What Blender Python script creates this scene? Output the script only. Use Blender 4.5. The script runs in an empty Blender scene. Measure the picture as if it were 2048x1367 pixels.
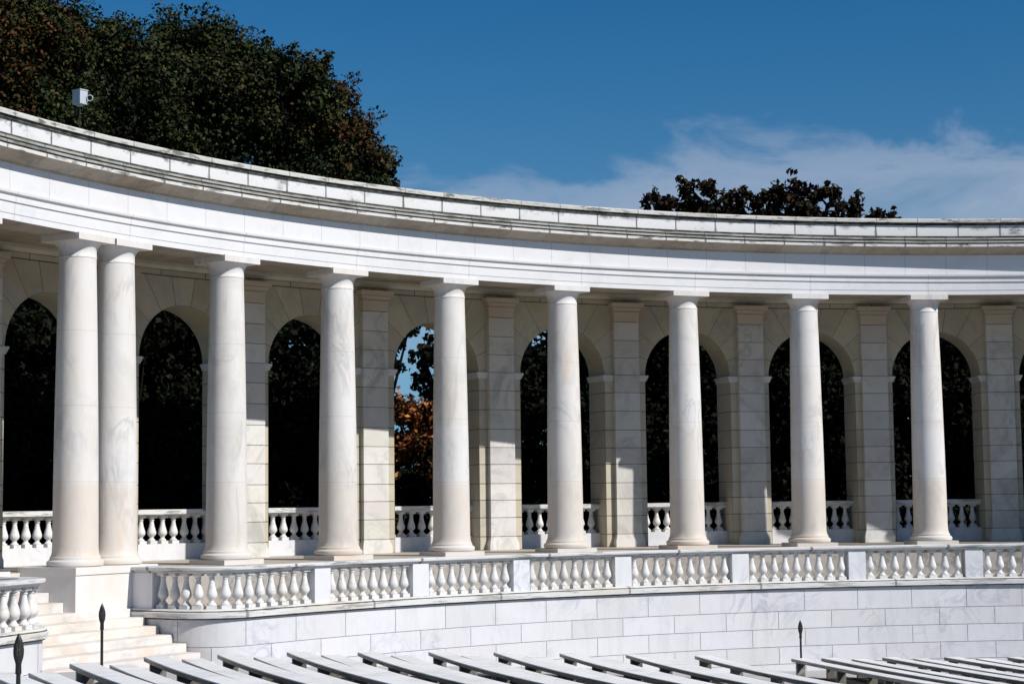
import bpy, math, random
import numpy as np
from mathutils import Vector, Matrix
rad, deg = math.radians, math.degrees
sin, cos, pi = math.sin, math.cos, math.pi
random.seed(7)
rng = np.random.default_rng(11)
S = bpy.context.scene
COL = S.collection

# ------------------------------------------------------------------ the place: one curved colonnade about C
CX, CY, R = 11.5557, 19.7368, 21.73          # centre and radius of the column ring
EYE = 0.958                                   # eye height above the column bases
F_PX, PITCH, ROLL = 3664.5, 0.08741, -0.01227
FLOOR, WALK = -0.09, -0.72                    # colonnade floor, walkway behind the front balustrade
SUN_AZ, SUN_EL = 59.8, 39.6                   # sun: degrees right of straight-behind-the-viewer, elevation

def pol(r, th, z=0.0):
    t = rad(th)
    return (CX - r*sin(t), CY + r*cos(t), z)

def at(px, py, y):                            # a world point y metres ahead of the viewer
    du, dv = px-1024, py-683.5
    cr, sr = cos(ROLL), sin(ROLL)
    a, b = du*cr+dv*sr, -du*sr+dv*cr
    x, yy, zz = a/F_PX, 1.0, -b/F_PX
    c, s = cos(PITCH), sin(PITCH)
    d = (x, yy*c-zz*s, yy*s+zz*c)
    k = y/d[1]
    return Vector((d[0]*k, y, d[2]*k+EYE))

# ------------------------------------------------------------------ object helpers
def tag(o, label=None, cat=None, group=None, kind=None):
    if label: o['label'] = label
    if cat: o['category'] = cat
    if group: o['group'] = group
    if kind: o['kind'] = kind
    return o

def thing(name, label, cat, loc=(0, 0, 0), rz=0.0, group=None):
    o = bpy.data.objects.new(name, None)
    COL.objects.link(o)
    o.location = loc
    o.rotation_euler = (0, 0, rz)
    o.empty_display_size = 0.2
    return tag(o, label, cat, group, 'thing')

def dup(root, loc, rz, label, group=None):
    r = root.copy(); COL.objects.link(r)
    r.location = loc; r.rotation_euler = (0, 0, rz)
    r['label'] = label
    if group: r['group'] = group
    for ch in root.children:
        c = ch.copy(); COL.objects.link(c); c.parent = r
        for g in ch.children:
            d = g.copy(); COL.objects.link(d); d.parent = c
    return r

class MB:
    """collects faces; build() links them as one mesh object"""
    def __init__(s):
        s.v, s.f, s.m, s.uv, s.c = [], [], [], [], []
    def face(s, pts, mat=0, uv=None, col=(1, 1, 1)):
        i = len(s.v)
        s.v += [tuple(p) for p in pts]
        s.f.append(tuple(range(i, i+len(pts))))
        s.m.append(mat)
        s.uv += list(uv) if uv else [(0, 0)]*len(pts)
        s.c += [col]*len(pts)
    def box(s, p0, p1, mat=0, col=(1, 1, 1), fn=None):
        (x0, y0, z0), (x1, y1, z1) = p0, p1
        P = [(x0, y0, z0), (x1, y0, z0), (x1, y1, z0), (x0, y1, z0), (x0, y0, z1), (x1, y0, z1), (x1, y1, z1), (x0, y1, z1)]
        if fn: P = [fn(*p) for p in P]
        for q in ((0, 3, 2, 1), (4, 5, 6, 7), (0, 1, 5, 4), (1, 2, 6, 5), (2, 3, 7, 6), (3, 0, 4, 7)):
            s.face([P[k] for k in q], mat, None, col)
    def grid(s, rows, mats=None, closed_u=False, col=(1, 1, 1), uvs=None):
        """rows: list of rings of points; shared vertices (smooth)"""
        n = len(rows[0]); base = len(s.v)
        for a, r in enumerate(rows):
            s.v += [tuple(p) for p in r]
        for a in range(len(rows)-1):
            for b in range(n if closed_u else n-1):
                b2 = (b+1) % n
                q = (base+a*n+b, base+a*n+b2, base+(a+1)*n+b2, base+(a+1)*n+b)
                s.f.append(q)
                s.m.append(mats[b] if mats else 0)
                if uvs: s.uv += [uvs[a][b], uvs[a][b2], uvs[a+1][b2], uvs[a+1][b]]
                else: s.uv += [(0, 0)]*4
                s.c += [col]*4
        return base
    def lathe(s, prof, n=24, mat=0, c=(0, 0, 0), caps=True):
        rows = [[(c[0]+r*cos(2*pi*k/n), c[1]+r*sin(2*pi*k/n), c[2]+z) for k in range(n)] for r, z in prof]
        b = s.grid(rows, [mat]*n, True)
        if caps:
            s.f.append(tuple(b+k for k in reversed(range(n)))); s.m.append(mat); s.uv += [(0, 0)]*n; s.c += [(1, 1, 1)]*n
            k0 = b+(len(prof)-1)*n
            s.f.append(tuple(k0+k for k in range(n))); s.m.append(mat); s.uv += [(0, 0)]*n; s.c += [(1, 1, 1)]*n
    def tube(s, p, q, r0, r1, n=7, mat=0):
        p, q = Vector(p), Vector(q)
        d = (q-p).normalized()
        a = d.orthogonal().normalized(); b = d.cross(a)
        rows = [[p+(a*cos(2*pi*k/n)+b*sin(2*pi*k/n))*r0 for k in range(n)], [q+(a*cos(2*pi*k/n)+b*sin(2*pi*k/n))*r1 for k in range(n)]]
        s.grid(rows, [mat]*n, True)
    def build(s, name, mats, parent=None, smooth=None, local=False):
        o0 = Vector((0, 0, 0))
        if parent is not None and not local:
            o0 = Vector(parent.location)
            if parent.parent is not None: o0 = o0+Vector(parent.parent.location)
        me = bpy.data.meshes.new(name)
        me.from_pydata([tuple(Vector(p)-o0) for p in s.v], [], s.f)
        for m in (mats if isinstance(mats, (list, tuple)) else [mats]): me.materials.append(m)
        me.polygons.foreach_set('material_index', s.m)
        uvl = me.uv_layers.new(name='UVMap')
        uvl.data.foreach_set('uv', [x for t in s.uv for x in t])
        ca = me.color_attributes.new('blk', 'FLOAT_COLOR', 'CORNER')
        ca.data.foreach_set('color', [x for t in s.c for x in (*t, 1.0)])
        if smooth is not None:
            me.polygons.foreach_set('use_smooth', [True]*len(s.f))
            me.set_sharp_from_angle(angle=rad(smooth))
        me.update()
        o = bpy.data.objects.new(name, me)
        COL.objects.link(o)
        if parent is not None: o.parent = parent
        return o

def sweep(mb, path, prof, mats=None, closed=True, cap=True, u_of=None, col=(1, 1, 1)):
    """path: list of (x, y, nx, ny, u); prof: (offset along the normal, z) outline"""
    n = len(prof)
    rows = [[(x+nx*o, y+ny*o, z) for o, z in prof] for x, y, nx, ny, u in path]
    uvs = [[(u, z) for o, z in prof] for x, y, nx, ny, u in path]
    mb.grid(rows, mats or [0]*n, closed, col, uvs)
    if cap and closed:
        mb.face(rows[0]); mb.face(rows[-1][::-1])

def ring_path(r, t0, t1, step=0.6):
    n = max(2, int(abs(t1-t0)/step)+1)
    out = []
    for k in range(n+1):
        t = t0+(t1-t0)*k/n
        x, y, _ = pol(r, t)
        out.append((x, y, sin(rad(t)), -cos(rad(t)), t))
    return out

# ------------------------------------------------------------------ materials
class NT:
    def __init__(s, name):
        s.mat = bpy.data.materials.new(name); s.mat.use_nodes = True
        s.t = s.mat.node_tree; s.t.nodes.clear()
        s.out = s.t.nodes.new('ShaderNodeOutputMaterial')
        s.b = s.t.nodes.new('ShaderNodeBsdfPrincipled')
        s.t.links.new(s.b.outputs[0], s.out.inputs['Surface'])
    def n(s, typ, **kw):
        o = s.t.nodes.new(typ)
        for k, v in kw.items(): setattr(o, k, v)
        return o
    def l(s, a, b): s.t.links.new(a, b)
    def val(s, x, inp):
        if hasattr(x, 'is_output'): s.l(x, inp)
        else: inp.default_value = x
    def math(s, op, a, b=0.0, c=None, clamp=False):
        o = s.n('ShaderNodeMath', operation=op, use_clamp=clamp)
        s.val(a, o.inputs[0]); s.val(b, o.inputs[1])
        if c is not None: s.val(c, o.inputs[2])
        return o.outputs[0]
    def mix(s, f, a, b, mode='MIX'):
        o = s.n('ShaderNodeMix', data_type='RGBA', blend_type=mode)
        s.val(f, o.inputs[0])
        for x, k in ((a, 6), (b, 7)):
            if hasattr(x, 'is_output'): s.l(x, o.inputs[k])
            else: o.inputs[k].default_value = (*x, 1)
        return o.outputs[2]
    def noise(s, vec, scale, detail=4, rough=0.55, dist=0.0):
        o = s.n('ShaderNodeTexNoise')
        s.l(vec, o.inputs['Vector'])
        o.inputs['Scale'].default_value = scale; o.inputs['Detail'].default_value = detail
        o.inputs['Roughness'].default_value = rough; o.inputs['Distortion'].default_value = dist
        return o.outputs['Fac']
    def ramp(s, x, a, b):
        o = s.n('ShaderNodeMapRange', interpolation_type='SMOOTHSTEP')
        s.val(x, o.inputs[0]); o.inputs[1].default_value = a; o.inputs[2].default_value = b
        return o.outputs[0]
    def vmap(s, vec, sc=(1, 1, 1), rot=(0, 0, 0)):
        o = s.n('ShaderNodeMapping')
        s.l(vec, o.inputs['Vector']); o.inputs['Scale'].default_value = sc; o.inputs['Rotation'].default_value = rot
        return o.outputs[0]

ALB = 0.80
def marble(name, base=(0.79, 0.78, 0.79), warm=(0.74, 0.66, 0.55), warm_amt=0.35, vein=(0.50, 0.52, 0.56), vein_amt=0.45,
           streak=1.0, joint=None, dirt=0.0, dirt_sc=(2.0, 2.0, 6.0), dirt_z=None, rust=0.0, stain=0.0, drip=0.0, drums=None, rough=0.55):
    g = NT(name)
    geo = g.n('ShaderNodeNewGeometry'); pos = geo.outputs['Position']
    base = tuple(x*ALB for x in base); warm = tuple(x*ALB for x in warm)
    col = g.mix(g.math('MULTIPLY', g.ramp(g.noise(g.vmap(pos, (1, 1, streak)), 0.9, 5), 0.42, 0.72), warm_amt), base, warm)
    # veins: thin bands of a warped noise
    w = g.noise(g.vmap(pos, (1, 1, 0.8*streak+0.2), (0.5, 0.35, 0.6)), 1.3, 6, 0.6, 1.2)
    band = g.math('ABSOLUTE', g.math('SUBTRACT', w, 0.5))
    thin = g.math('SUBTRACT', 1.0, g.ramp(band, 0.0, 0.055))
    patch = g.ramp(g.noise(pos, 0.7, 3), 0.45, 0.7)
    col = g.mix(g.math('MULTIPLY', g.math('MULTIPLY', thin, patch), vein_amt), col, vein)
    # fine cloudiness
    cl = g.noise(g.vmap(pos, (1, 1, streak)), 7.0, 5, 0.65)
    col = g.mix(g.math('MULTIPLY', g.ramp(cl, 0.35, 0.75), 0.16), col, (0.58, 0.56, 0.53))
    at_ = g.n('ShaderNodeAttribute', attribute_name='blk')
    col = g.mix(1.0, col, at_.outputs['Color'], 'MULTIPLY')
    if drums:
        z = g.n('ShaderNodeSeparateXYZ'); g.l(pos, z.inputs[0]); z = z.outputs[2]
        oi = g.n('ShaderNodeObjectInfo')
        k = g.math('FLOOR', g.math('DIVIDE', z, 1.26))
        wn = g.n('ShaderNodeTexWhiteNoise', noise_dimensions='2D')
        cv = g.n('ShaderNodeCombineXYZ'); g.l(k, cv.inputs[0]); g.l(oi.outputs['Random'], cv.inputs[1]); g.l(cv.outputs[0], wn.inputs['Vector'])
        col = g.mix(g.math('MULTIPLY', wn.outputs['Value'], 0.42), col, (0.58, 0.53, 0.46))
        low = g.math('SUBTRACT', 1.0, g.ramp(z, 1.30, 1.42))
        col = g.mix(g.math('MULTIPLY', low, g.math('MULTIPLY', oi.outputs['Random'], 0.55)), col, (0.58, 0.49, 0.40))
        pk = g.ramp(g.noise(g.vmap(pos, (1, 1, 0.25)), 2.6, 4, 0.6, 0.6), 0.60, 0.74)
        col = g.mix(g.math('MULTIPLY', pk, 0.55), col, (0.62, 0.45, 0.33))
        gr = g.ramp(g.noise(g.vmap(pos, (1, 1, 0.3)), 1.9, 5, 0.7, 0.9), 0.56, 0.72)
        col = g.mix(g.math('MULTIPLY', gr, 0.60), col, (0.42, 0.41, 0.38))
        bg_ = g.ramp(g.noise(g.vmap(pos, (1, 1, 0.22), (0.1, 0.2, 0)), 4.5, 6, 0.7, 0.5), 0.50, 0.72)
        col = g.mix(g.math('MULTIPLY', bg_, 0.38), col, (0.52, 0.46, 0.38))
        foot = g.math('SUBTRACT', 1.0, g.ramp(g.math('ADD', z, g.math('MULTIPLY', g.noise(pos, 4.0), 0.5)), 0.25, 0.55))
        rf = g.math('FRACT', g.math('MULTIPLY', oi.outputs['Random'], 7.31))
        col = g.mix(g.math('MULTIPLY', foot, g.math('MULTIPLY', rf, 0.6)), col, (0.55, 0.40, 0.25))
        for zz in drums:
            d = g.math('ABSOLUTE', g.math('SUBTRACT', z, zz))
            col = g.mix(g.math('MULTIPLY', g.math('LESS_THAN', d, 0.007), 0.28), col, (0.30, 0.28, 0.26))
    if stain:
        r = g.ramp(g.noise(g.vmap(pos, (1, 1, 0.8), (0.3, 0.5, 0.2)), 1.1, 7, 0.7, 1.0), 0.47, 0.68)
        col = g.mix(g.math('MULTIPLY', r, stain), col, tuple(x*ALB for x in (0.42, 0.43, 0.39)))
    if rust:
        r = g.ramp(g.noise(g.vmap(pos, (1, 1, 0.7)), 1.5, 6, 0.65, 0.5), 0.46, 0.66)
        col = g.mix(g.math('MULTIPLY', r, rust), col, (0.70, 0.46, 0.29))
    if dirt:
        d = g.ramp(g.noise(g.vmap(pos, dirt_sc), 1.0, 7, 0.72, 0.4), 0.50, 0.62)
        if dirt_z:
            sz = g.n('ShaderNodeSeparateXYZ'); g.l(pos, sz.inputs[0])
            d = g.math('MULTIPLY', d, g.math('ADD', g.ramp(g.math('ADD', sz.outputs[2], g.math('MULTIPLY', g.math('SUBTRACT', g.noise(pos, 3.0, 5, 0.7), 0.5), 0.22)), *dirt_z), g.math('MULTIPLY', g.ramp(g.noise(pos, 0.7, 2), 0.56, 0.63), 0.9), clamp=True))
        col = g.mix(g.math('MULTIPLY', d, dirt), col, (0.10, 0.10, 0.085))
    if joint:
        per, ph, wid, amt = joint
        uv = g.n('ShaderNodeUVMap'); sx = g.n('ShaderNodeSeparateXYZ'); g.l(uv.outputs[0], sx.inputs[0])
        fr = g.math('FRACT', g.math('DIVIDE', g.math('SUBTRACT', sx.outputs[0], ph-per*40), per))
        dj = g.math('ABSOLUTE', g.math('SUBTRACT', fr, 0.5))
        jn = g.math('GREATER_THAN', dj, 0.5-wid/per*0.5)
        kk = g.math('FLOOR', g.math('DIVIDE', g.math('SUBTRACT', sx.outputs[0], ph-per*40), per))
        wj = g.n('ShaderNodeTexWhiteNoise', noise_dimensions='1D'); g.l(kk, wj.inputs['W'])
        col = g.mix(g.math('MULTIPLY', wj.outputs['Value'], 0.22), col, (0.60, 0.59, 0.57))
        col = g.mix(g.math('MULTIPLY', jn, amt), col, (0.12, 0.12, 0.12))
        if drip:
            halo = g.ramp(g.math('ADD', dj, g.math('MULTIPLY', g.math('SUBTRACT', g.noise(pos, 5.0, 5, 0.7), 0.5), 0.16)), 0.455, 0.50)
            hv = g.ramp(g.noise(pos, 0.8, 3), 0.42, 0.58)
            col = g.mix(g.math('MULTIPLY', g.math('MULTIPLY', halo, hv), drip), col, (0.09, 0.09, 0.075))
    g.l(col, g.b.inputs['Base Color'])
    g.b.inputs['Roughness'].default_value = rough
    g.b.inputs['Specular IOR Level'].default_value = 0.3
    bp = g.n('ShaderNodeBump'); bp.inputs['Strength'].default_value = 0.12; bp.inputs['Distance'].default_value = 0.02
    g.l(g.noise(pos, 14.0, 6, 0.7), bp.inputs['Height']); g.l(bp.outputs[0], g.b.inputs['Normal'])
    return g.mat

def plain(name, col, rough=0.6, metal=0.0, var=0.0, sc=3.0, col2=(0, 0, 0)):
    g = NT(name)
    if var:
        geo = g.n('ShaderNodeNewGeometry')
        c = g.mix(g.math('MULTIPLY', g.ramp(g.noise(geo.outputs['Position'], sc, 6, 0.65), 0.4, 0.65), var), col, col2)
        g.l(c, g.b.inputs['Base Color'])
    else: g.b.inputs['Base Color'].default_value = (*col, 1)
    g.b.inputs['Roughness'].default_value = rough; g.b.inputs['Metallic'].default_value = metal
    if rough >= 0.9: g.b.inputs['Specular IOR Level'].default_value = 0.05
    return g.mat

M = {}
M['column'] = marble('column_marble', (0.80, 0.785, 0.775), warm_amt=0.40, streak=0.3, stain=0.2, drums=(1.39, 2.65, 3.90), vein=(0.36, 0.36, 0.36), vein_amt=0.7)
M['base'] = marble('base_marble', (0.77, 0.73, 0.68), (0.66, 0.52, 0.36), 0.55, rust=0.25, vein_amt=0.2)
M['wall'] = marble('wall_marble', (0.79, 0.79, 0.825), (0.75, 0.73, 0.70), warm_amt=0.25, vein=(0.44, 0.46, 0.52), vein_amt=0.9, stain=0.10, dirt=0.07, dirt_sc=(3.0, 3.0, 0.5))
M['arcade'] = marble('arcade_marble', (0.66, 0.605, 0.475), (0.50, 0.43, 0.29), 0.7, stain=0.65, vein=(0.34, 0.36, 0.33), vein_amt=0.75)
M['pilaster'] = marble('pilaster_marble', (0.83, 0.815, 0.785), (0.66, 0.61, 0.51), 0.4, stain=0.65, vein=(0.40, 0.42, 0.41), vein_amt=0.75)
M['capital'] = marble('warm_marble', (0.70, 0.61, 0.48), (0.58, 0.43, 0.29), 0.5, vein_amt=0.2)
M['joint'] = plain('joint_mortar', (0.10, 0.09, 0.07), 0.9)
M['joint_pale'] = plain('pale_mortar', (0.42, 0.42, 0.44), 0.9)
M['architrave'] = marble('architrave_marble', (0.80, 0.80, 0.81), warm_amt=0.15, joint=(7.42, 5.83, 0.05, 0.3), vein_amt=0.4, stain=0.15)
M['frieze'] = marble('frieze_marble', (0.79, 0.79, 0.81), warm_amt=0.15, joint=(2.535, 4.69, 0.04, 0.35), vein_amt=0.4, stain=0.15)
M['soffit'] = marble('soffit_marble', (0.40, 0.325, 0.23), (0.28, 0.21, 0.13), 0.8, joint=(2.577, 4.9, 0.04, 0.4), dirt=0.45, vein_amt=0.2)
M['lip'] = marble('lip_marble', (0.78, 0.77, 0.74), warm_amt=0.3, dirt=0.95, drip=0.7, dirt_sc=(2.2, 2.2, 9), joint=(2.577, 4.9, 0.09, 0.8))
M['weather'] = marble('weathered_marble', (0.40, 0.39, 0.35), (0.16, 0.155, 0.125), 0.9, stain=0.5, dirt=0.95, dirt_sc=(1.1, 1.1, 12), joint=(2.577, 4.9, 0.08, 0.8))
M['black'] = plain('crust_and_shade', (0.045, 0.045, 0.038), 0.9, var=0.7, sc=5, col2=(0.17, 0.165, 0.14))
M['parapet'] = marble('parapet_marble', (0.80, 0.80, 0.80), warm_amt=0.25, joint=(2.577, 3.95, 0.09, 0.85), drip=0.85, dirt=0.8, dirt_z=(6.93, 7.03), dirt_sc=(2.2, 2.2, 3.4))
M['coping'] = marble('coping_marble', (0.66, 0.65, 0.59), (0.40, 0.39, 0.32), 0.6, dirt=0.95, dirt_sc=(2.0, 2.0, 10), joint=(2.577, 3.95, 0.06, 0.7))
M['rail'] = marble('rail_marble', (0.76, 0.76, 0.76), warm_amt=0.25, dirt=0.75, dirt_sc=(1.4, 1.4, 14), joint=(3.05, 0.7, 0.06, 0.85))
M['baluster'] = marble('baluster_marble', (0.80, 0.79, 0.78), warm_amt=0.4, vein_amt=0.3, stain=0.25, dirt=0.22, dirt_sc=(5, 5, 9))
M['ledge'] = marble('ledge_marble', (0.78, 0.77, 0.75), (0.62, 0.52, 0.38), 0.4, dirt=0.6, dirt_sc=(1.4, 1.4, 14), joint=(3.05, 1.9, 0.05, 0.7))
M['stair'] = marble('stair_marble', (0.79, 0.765, 0.74), (0.72, 0.62, 0.52), 0.55, stain=0.35, rust=0.30, dirt=0.12, dirt_sc=(2, 2, 8), vein_amt=0.25)
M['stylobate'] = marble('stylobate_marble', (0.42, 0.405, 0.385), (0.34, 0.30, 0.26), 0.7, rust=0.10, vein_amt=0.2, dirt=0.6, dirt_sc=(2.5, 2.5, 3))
M['pedestal'] = marble('pedestal_marble', (0.83, 0.82, 0.81), (0.78, 0.66, 0.55), 0.45, rust=0.14, vein_amt=0.2)
M['floor'] = marble('floor_marble', (0.54, 0.475, 0.385), (0.44, 0.36, 0.27), 0.5, vein_amt=0.3)
M['paving'] = marble('paving_stone', (0.44, 0.435, 0.44), (0.38, 0.36, 0.33), 0.4, vein_amt=0.2, rough=0.8)
M['bench'] = marble('bench_marble', (1.0, 1.0, 1.0), (0.84, 0.82, 0.78), 0.5, stain=0.25, dirt=0.10, dirt_sc=(1.2, 1.2, 1.2), joint=(1.92, 0.3, 0.02, 0.55), vein_amt=0.3)
M['bench_edge'] = marble('bench_edge_marble', (0.36, 0.33, 0.27), (0.18, 0.16, 0.12), 0.8, dirt=0.8, dirt_sc=(1.5, 1.5, 12))  # slab sides and underside: their shade put into a darker colour
M['bench_leg'] = marble('bench_leg_marble', (0.14, 0.125, 0.10), (0.40, 0.37, 0.32), 0.35)  # dark legs carry the shade under the seats in their colour
M['iron'] = plain('black_iron', (0.012, 0.012, 0.012), 0.45)
M['bronze'] = plain('dark_bronze', (0.07, 0.07, 0.05), 0.5, 0.3)
M['box'] = plain('grey_painted_metal', (0.42, 0.46, 0.50), 0.45, var=0.3, col2=(0.25, 0.29, 0.31))
M['grass'] = plain('dark_turf', (0.02, 0.03, 0.012), 0.9, var=0.8, sc=0.8, col2=(0.035, 0.03, 0.012))
M['bark'] = plain('dark_bark', (0.014, 0.011, 0.009), 0.95, var=0.6, sc=6, col2=(0.006, 0.005, 0.004))

def leaf_mat(name):
    g = NT(name)
    a = g.n('ShaderNodeAttribute', attribute_name='leaf')
    g.l(a.outputs['Color'], g.b.inputs['Base Color'])
    g.b.inputs['Roughness'].default_value = 0.65
    g.b.inputs['Specular IOR Level'].default_value = 0.05
    return g.mat
M['leaf'] = leaf_mat('leaf_green')

def blk(s=0.10, tint=0.03):
    b = 1-random.random()*s
    return (b, b-random.uniform(0, tint)*0.5, b-random.uniform(0, tint))

# ------------------------------------------------------------------ ground
mb = MB()
mb.face([(-900, -900, -3.4), (900, -900, -3.4), (900, 2500, -3.4), (-900, 2500, -3.4)])
tag(mb.build('ground', M['grass']), kind='structure')
SX, SY = 37.4545, 41.0949                      # centre of the bench arcs
def floor_z(x, y):
    rho = math.hypot(x-SX, y-SY)
    if rho > 33.5: return min(-0.8, -1.397-(46.58-rho)*0.0855)
    return -2.515-(33.5-rho)*0.02
mb = MB()
NXY = 60
rows = []
for i in range(NXY+1):
    row = []
    for j in range(NXY+1):
        y = -8+j*(50.0/NXY)
        x = -16+i*(58.0/NXY)
        rr = math.hypot(x-CX, y-CY)
        if y > CY and rr > 20.3:
            x, y = CX+(x-CX)*20.3/rr, CY+(y-CY)*20.3/rr
        row.append((x, y, floor_z(x, y)))
    rows.append(row)
mb.grid(rows)
tag(mb.build('seating_floor', M['paving'], smooth=40), kind='structure')

M['bench_shade'] = plain('bench_shade_dark', (0.018, 0.018, 0.017), 0.9, var=0.7, sc=1.5, col2=(0.034, 0.032, 0.029))  # near-black colour standing in for the shade beneath the benches
mb = MB()
def seat_sheet(r0, r1, sx, sy):
    # painted shade under one block of benches, laid 4 mm above the floor
    rows = []
    for k in range(24):
        rho = r0+(r1-r0)*k/23
        row, b, L = [], None, 0
        for q in range(9000):
            bb = rad(150)+rad(70)*q/9000
            x, y = sx+rho*cos(bb), sy+rho*sin(bb)
            if math.hypot(x-CX, y-CY) < 17.5: b = bb; break
        for j in range(19):
            bb = b+9.2*j/18/rho
            x, y = sx+rho*cos(bb), sy+rho*sin(bb)
            row.append((x, y, floor_z(x, y)+0.012))
        rows.append(row)
    mb.grid(rows)
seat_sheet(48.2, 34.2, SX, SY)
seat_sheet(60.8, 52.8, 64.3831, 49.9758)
tag(mb.build('seating_shade', M['bench_shade'], smooth=40), kind='structure')

# ------------------------------------------------------------------ columns
TH = [60.11, 57.67, 50.61, 43.47, 36.17, 28.82, 21.01, 13.33, 5.83]
def make_column(name, label, cat, plinth):
    t = thing(name, label, cat, (0, 0, 0), 0, 'columns of the curved colonnade')
    b = MB()
    b.lathe([(0.415, -0.002), (0.455, 0.012), (0.470, 0.05), (0.462, 0.085), (0.43, 0.108), (0.418, 0.112), (0.416, 0.15), (0.405, 0.16)], 48)
    b.build('base', M['base'], t, 40, True)
    s = MB()
    prof = [(0.405, 0.16), (0.392, 0.19), (0.381, 0.24), (0.376, 0.32)]
    for k in range(1, 13):
        z = 0.32+(4.98-0.32)*k/12
        f = k/12
        prof.append((0.376-0.066*(0.35*f+0.65*f*f), z))
    prof += [(0.309, 5.0), (0.309, 5.12)]
    s.lathe(prof, 56)
    s.build('shaft', M['column'], t, 40, True)
    c = MB()
    c.lathe([(0.309, 5.12), (0.316, 5.128), (0.316, 5.148), (0.310, 5.156), (0.311, 5.235), (0.318, 5.275), (0.335, 5.315), (0.360, 5.35), (0.385, 5.374), (0.39, 5.388)], 48)
    c.build('capital', M['column'], t, 40, True)
    a = MB()
    a.box((-0.43, -0.43, 5.388), (0.43, 0.43, 5.499))
    a.build('abacus', M['column'], t, None, True)
    if plinth:
        p = MB(); p.box((-0.475, -0.475, FLOOR), (0.475, 0.475, -0.001)); p.build('plinth', M['base'], t, None, True)
    return t
labels = [
 'left column of the close-set pair standing on the block beside the stairs',
 'right column of the close-set pair standing on the block beside the stairs',
 'column just right of the close-set pair, rust-stained at its foot',
 'column left of the arch that shows orange leaves and sky',
 'column standing in front of the arch that shows orange leaves and sky',
 'first column to the right of the arch that shows orange leaves and sky',
 'second column to the right of the arch showing orange leaves, behind long balustrade',
 'column second from the right edge, standing above the slim marker post',
 'rightmost marble column, its wall behind almost wholly in shade']
c1 = make_column('marble_column', labels[0], 'column', False)
c3 = make_column('marble_column', labels[2], 'column', True)
for i, th in enumerate(TH):
    p = pol(R, th)
    if i == 0: c1.location = p; c1.rotation_euler = (0, 0, rad(th))
    elif i == 2: c3.location = p; c3.rotation_euler = (0, 0, rad(th))
    elif i == 1: dup(c1, p, rad(th), labels[i])
    else: dup(c3, p, rad(th), labels[i])
dup(c1, pol(R, 67.35), rad(67.35), 'column at the left edge, only a corner of its capital slab shows')
for k, th in enumerate((-1.7, -9.2, -16.7, -24.2, -31.7)):
    dup(c3, pol(R, th), rad(th), '%s column beyond the right edge of the view' % ('first', 'second', 'third', 'fourth', 'fifth')[k])

# ------------------------------------------------------------------ entablature
T0, T1 = 82.0, -36.0
ent = thing('entablature', 'long curved white entablature with weathered cornice and block parapet over the columns', 'entablature', pol(R, 30, 5.5))
def ring_part(name, poly, mats, idx=None, smooth=30, t0=T0, t1=T1, parent=ent, step=0.6):
    b = MB()
    path = ring_path(0.0, t0, t1, step)          # offsets are measured from the centre C, so use -r along the inward normal
    sweep(b, path, [(-r, z) for r, z in poly], idx)
    return b.build(name, mats, parent, smooth)
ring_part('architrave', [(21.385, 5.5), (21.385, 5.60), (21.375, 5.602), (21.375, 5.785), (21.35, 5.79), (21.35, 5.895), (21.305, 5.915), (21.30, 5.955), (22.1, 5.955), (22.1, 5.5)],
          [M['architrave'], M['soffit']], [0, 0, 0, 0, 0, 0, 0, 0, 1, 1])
ring_part('frieze', [(21.372, 5.956), (21.372, 6.39), (22.1, 6.39), (22.1, 5.956)], M['frieze'])
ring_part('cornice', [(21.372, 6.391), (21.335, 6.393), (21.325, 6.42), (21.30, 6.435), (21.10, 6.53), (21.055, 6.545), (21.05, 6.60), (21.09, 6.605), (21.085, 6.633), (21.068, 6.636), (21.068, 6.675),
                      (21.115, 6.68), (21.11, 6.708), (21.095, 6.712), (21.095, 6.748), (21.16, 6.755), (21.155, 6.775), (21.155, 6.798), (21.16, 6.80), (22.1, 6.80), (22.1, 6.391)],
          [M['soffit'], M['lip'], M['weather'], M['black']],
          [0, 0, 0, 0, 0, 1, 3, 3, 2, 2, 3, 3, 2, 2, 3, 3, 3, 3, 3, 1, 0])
ring_part('parapet', [(21.27, 6.801), (21.27, 7.052), (21.60, 7.052), (21.60, 6.801)], M['parapet'])
ring_part('coping', [(21.262, 7.053), (21.235, 7.06), (21.235, 7.098), (21.195, 7.112), (21.19, 7.175), (21.215, 7.2), (21.66, 7.2), (21.66, 7.053)], [M['coping'], M['black']], [1, 1, 1, 0, 0, 0, 0, 0])  # black fillet under the coping: crust plus the coping's shade put into colour
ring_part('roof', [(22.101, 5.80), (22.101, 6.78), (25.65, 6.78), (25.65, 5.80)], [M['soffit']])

# ------------------------------------------------------------------ arcade wall behind
RW, RB = 24.72, 25.57
K = rad(1)*RW
PIL = [72.9, 65.5, 58.3, 51.0, 43.4, 36.16, 28.65, 21.15, 13.75, 6.53, -0.65, -7.9]
SPR, AR, TOPB = 3.89, 1.08, 5.54
COURSES = [FLOOR, 0.21, 0.63, 1.02, 1.39, 1.82, 2.20, 2.61, 3.05, 3.48, SPR]
wall = thing('arcade_wall', 'curved shaded marble wall pierced by round arches behind the columns', 'wall', pol(RW, 30, FLOOR))
def wpt(th_c, u, v, r): return pol(r, th_c-u/K, v)
def ins(poly, d):
    cx = sum(p[0] for p in poly)/len(poly); cy = sum(p[1] for p in poly)/len(poly)
    w = max(p[0] for p in poly)-min(p[0] for p in poly); h = max(p[1] for p in poly)-min(p[1] for p in poly)
    return [(cx+(x-cx)*(1-2*d/max(w, .05)), cy+(y-cy)*(1-2*d/max(h, .05))) for x, y in poly]
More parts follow.
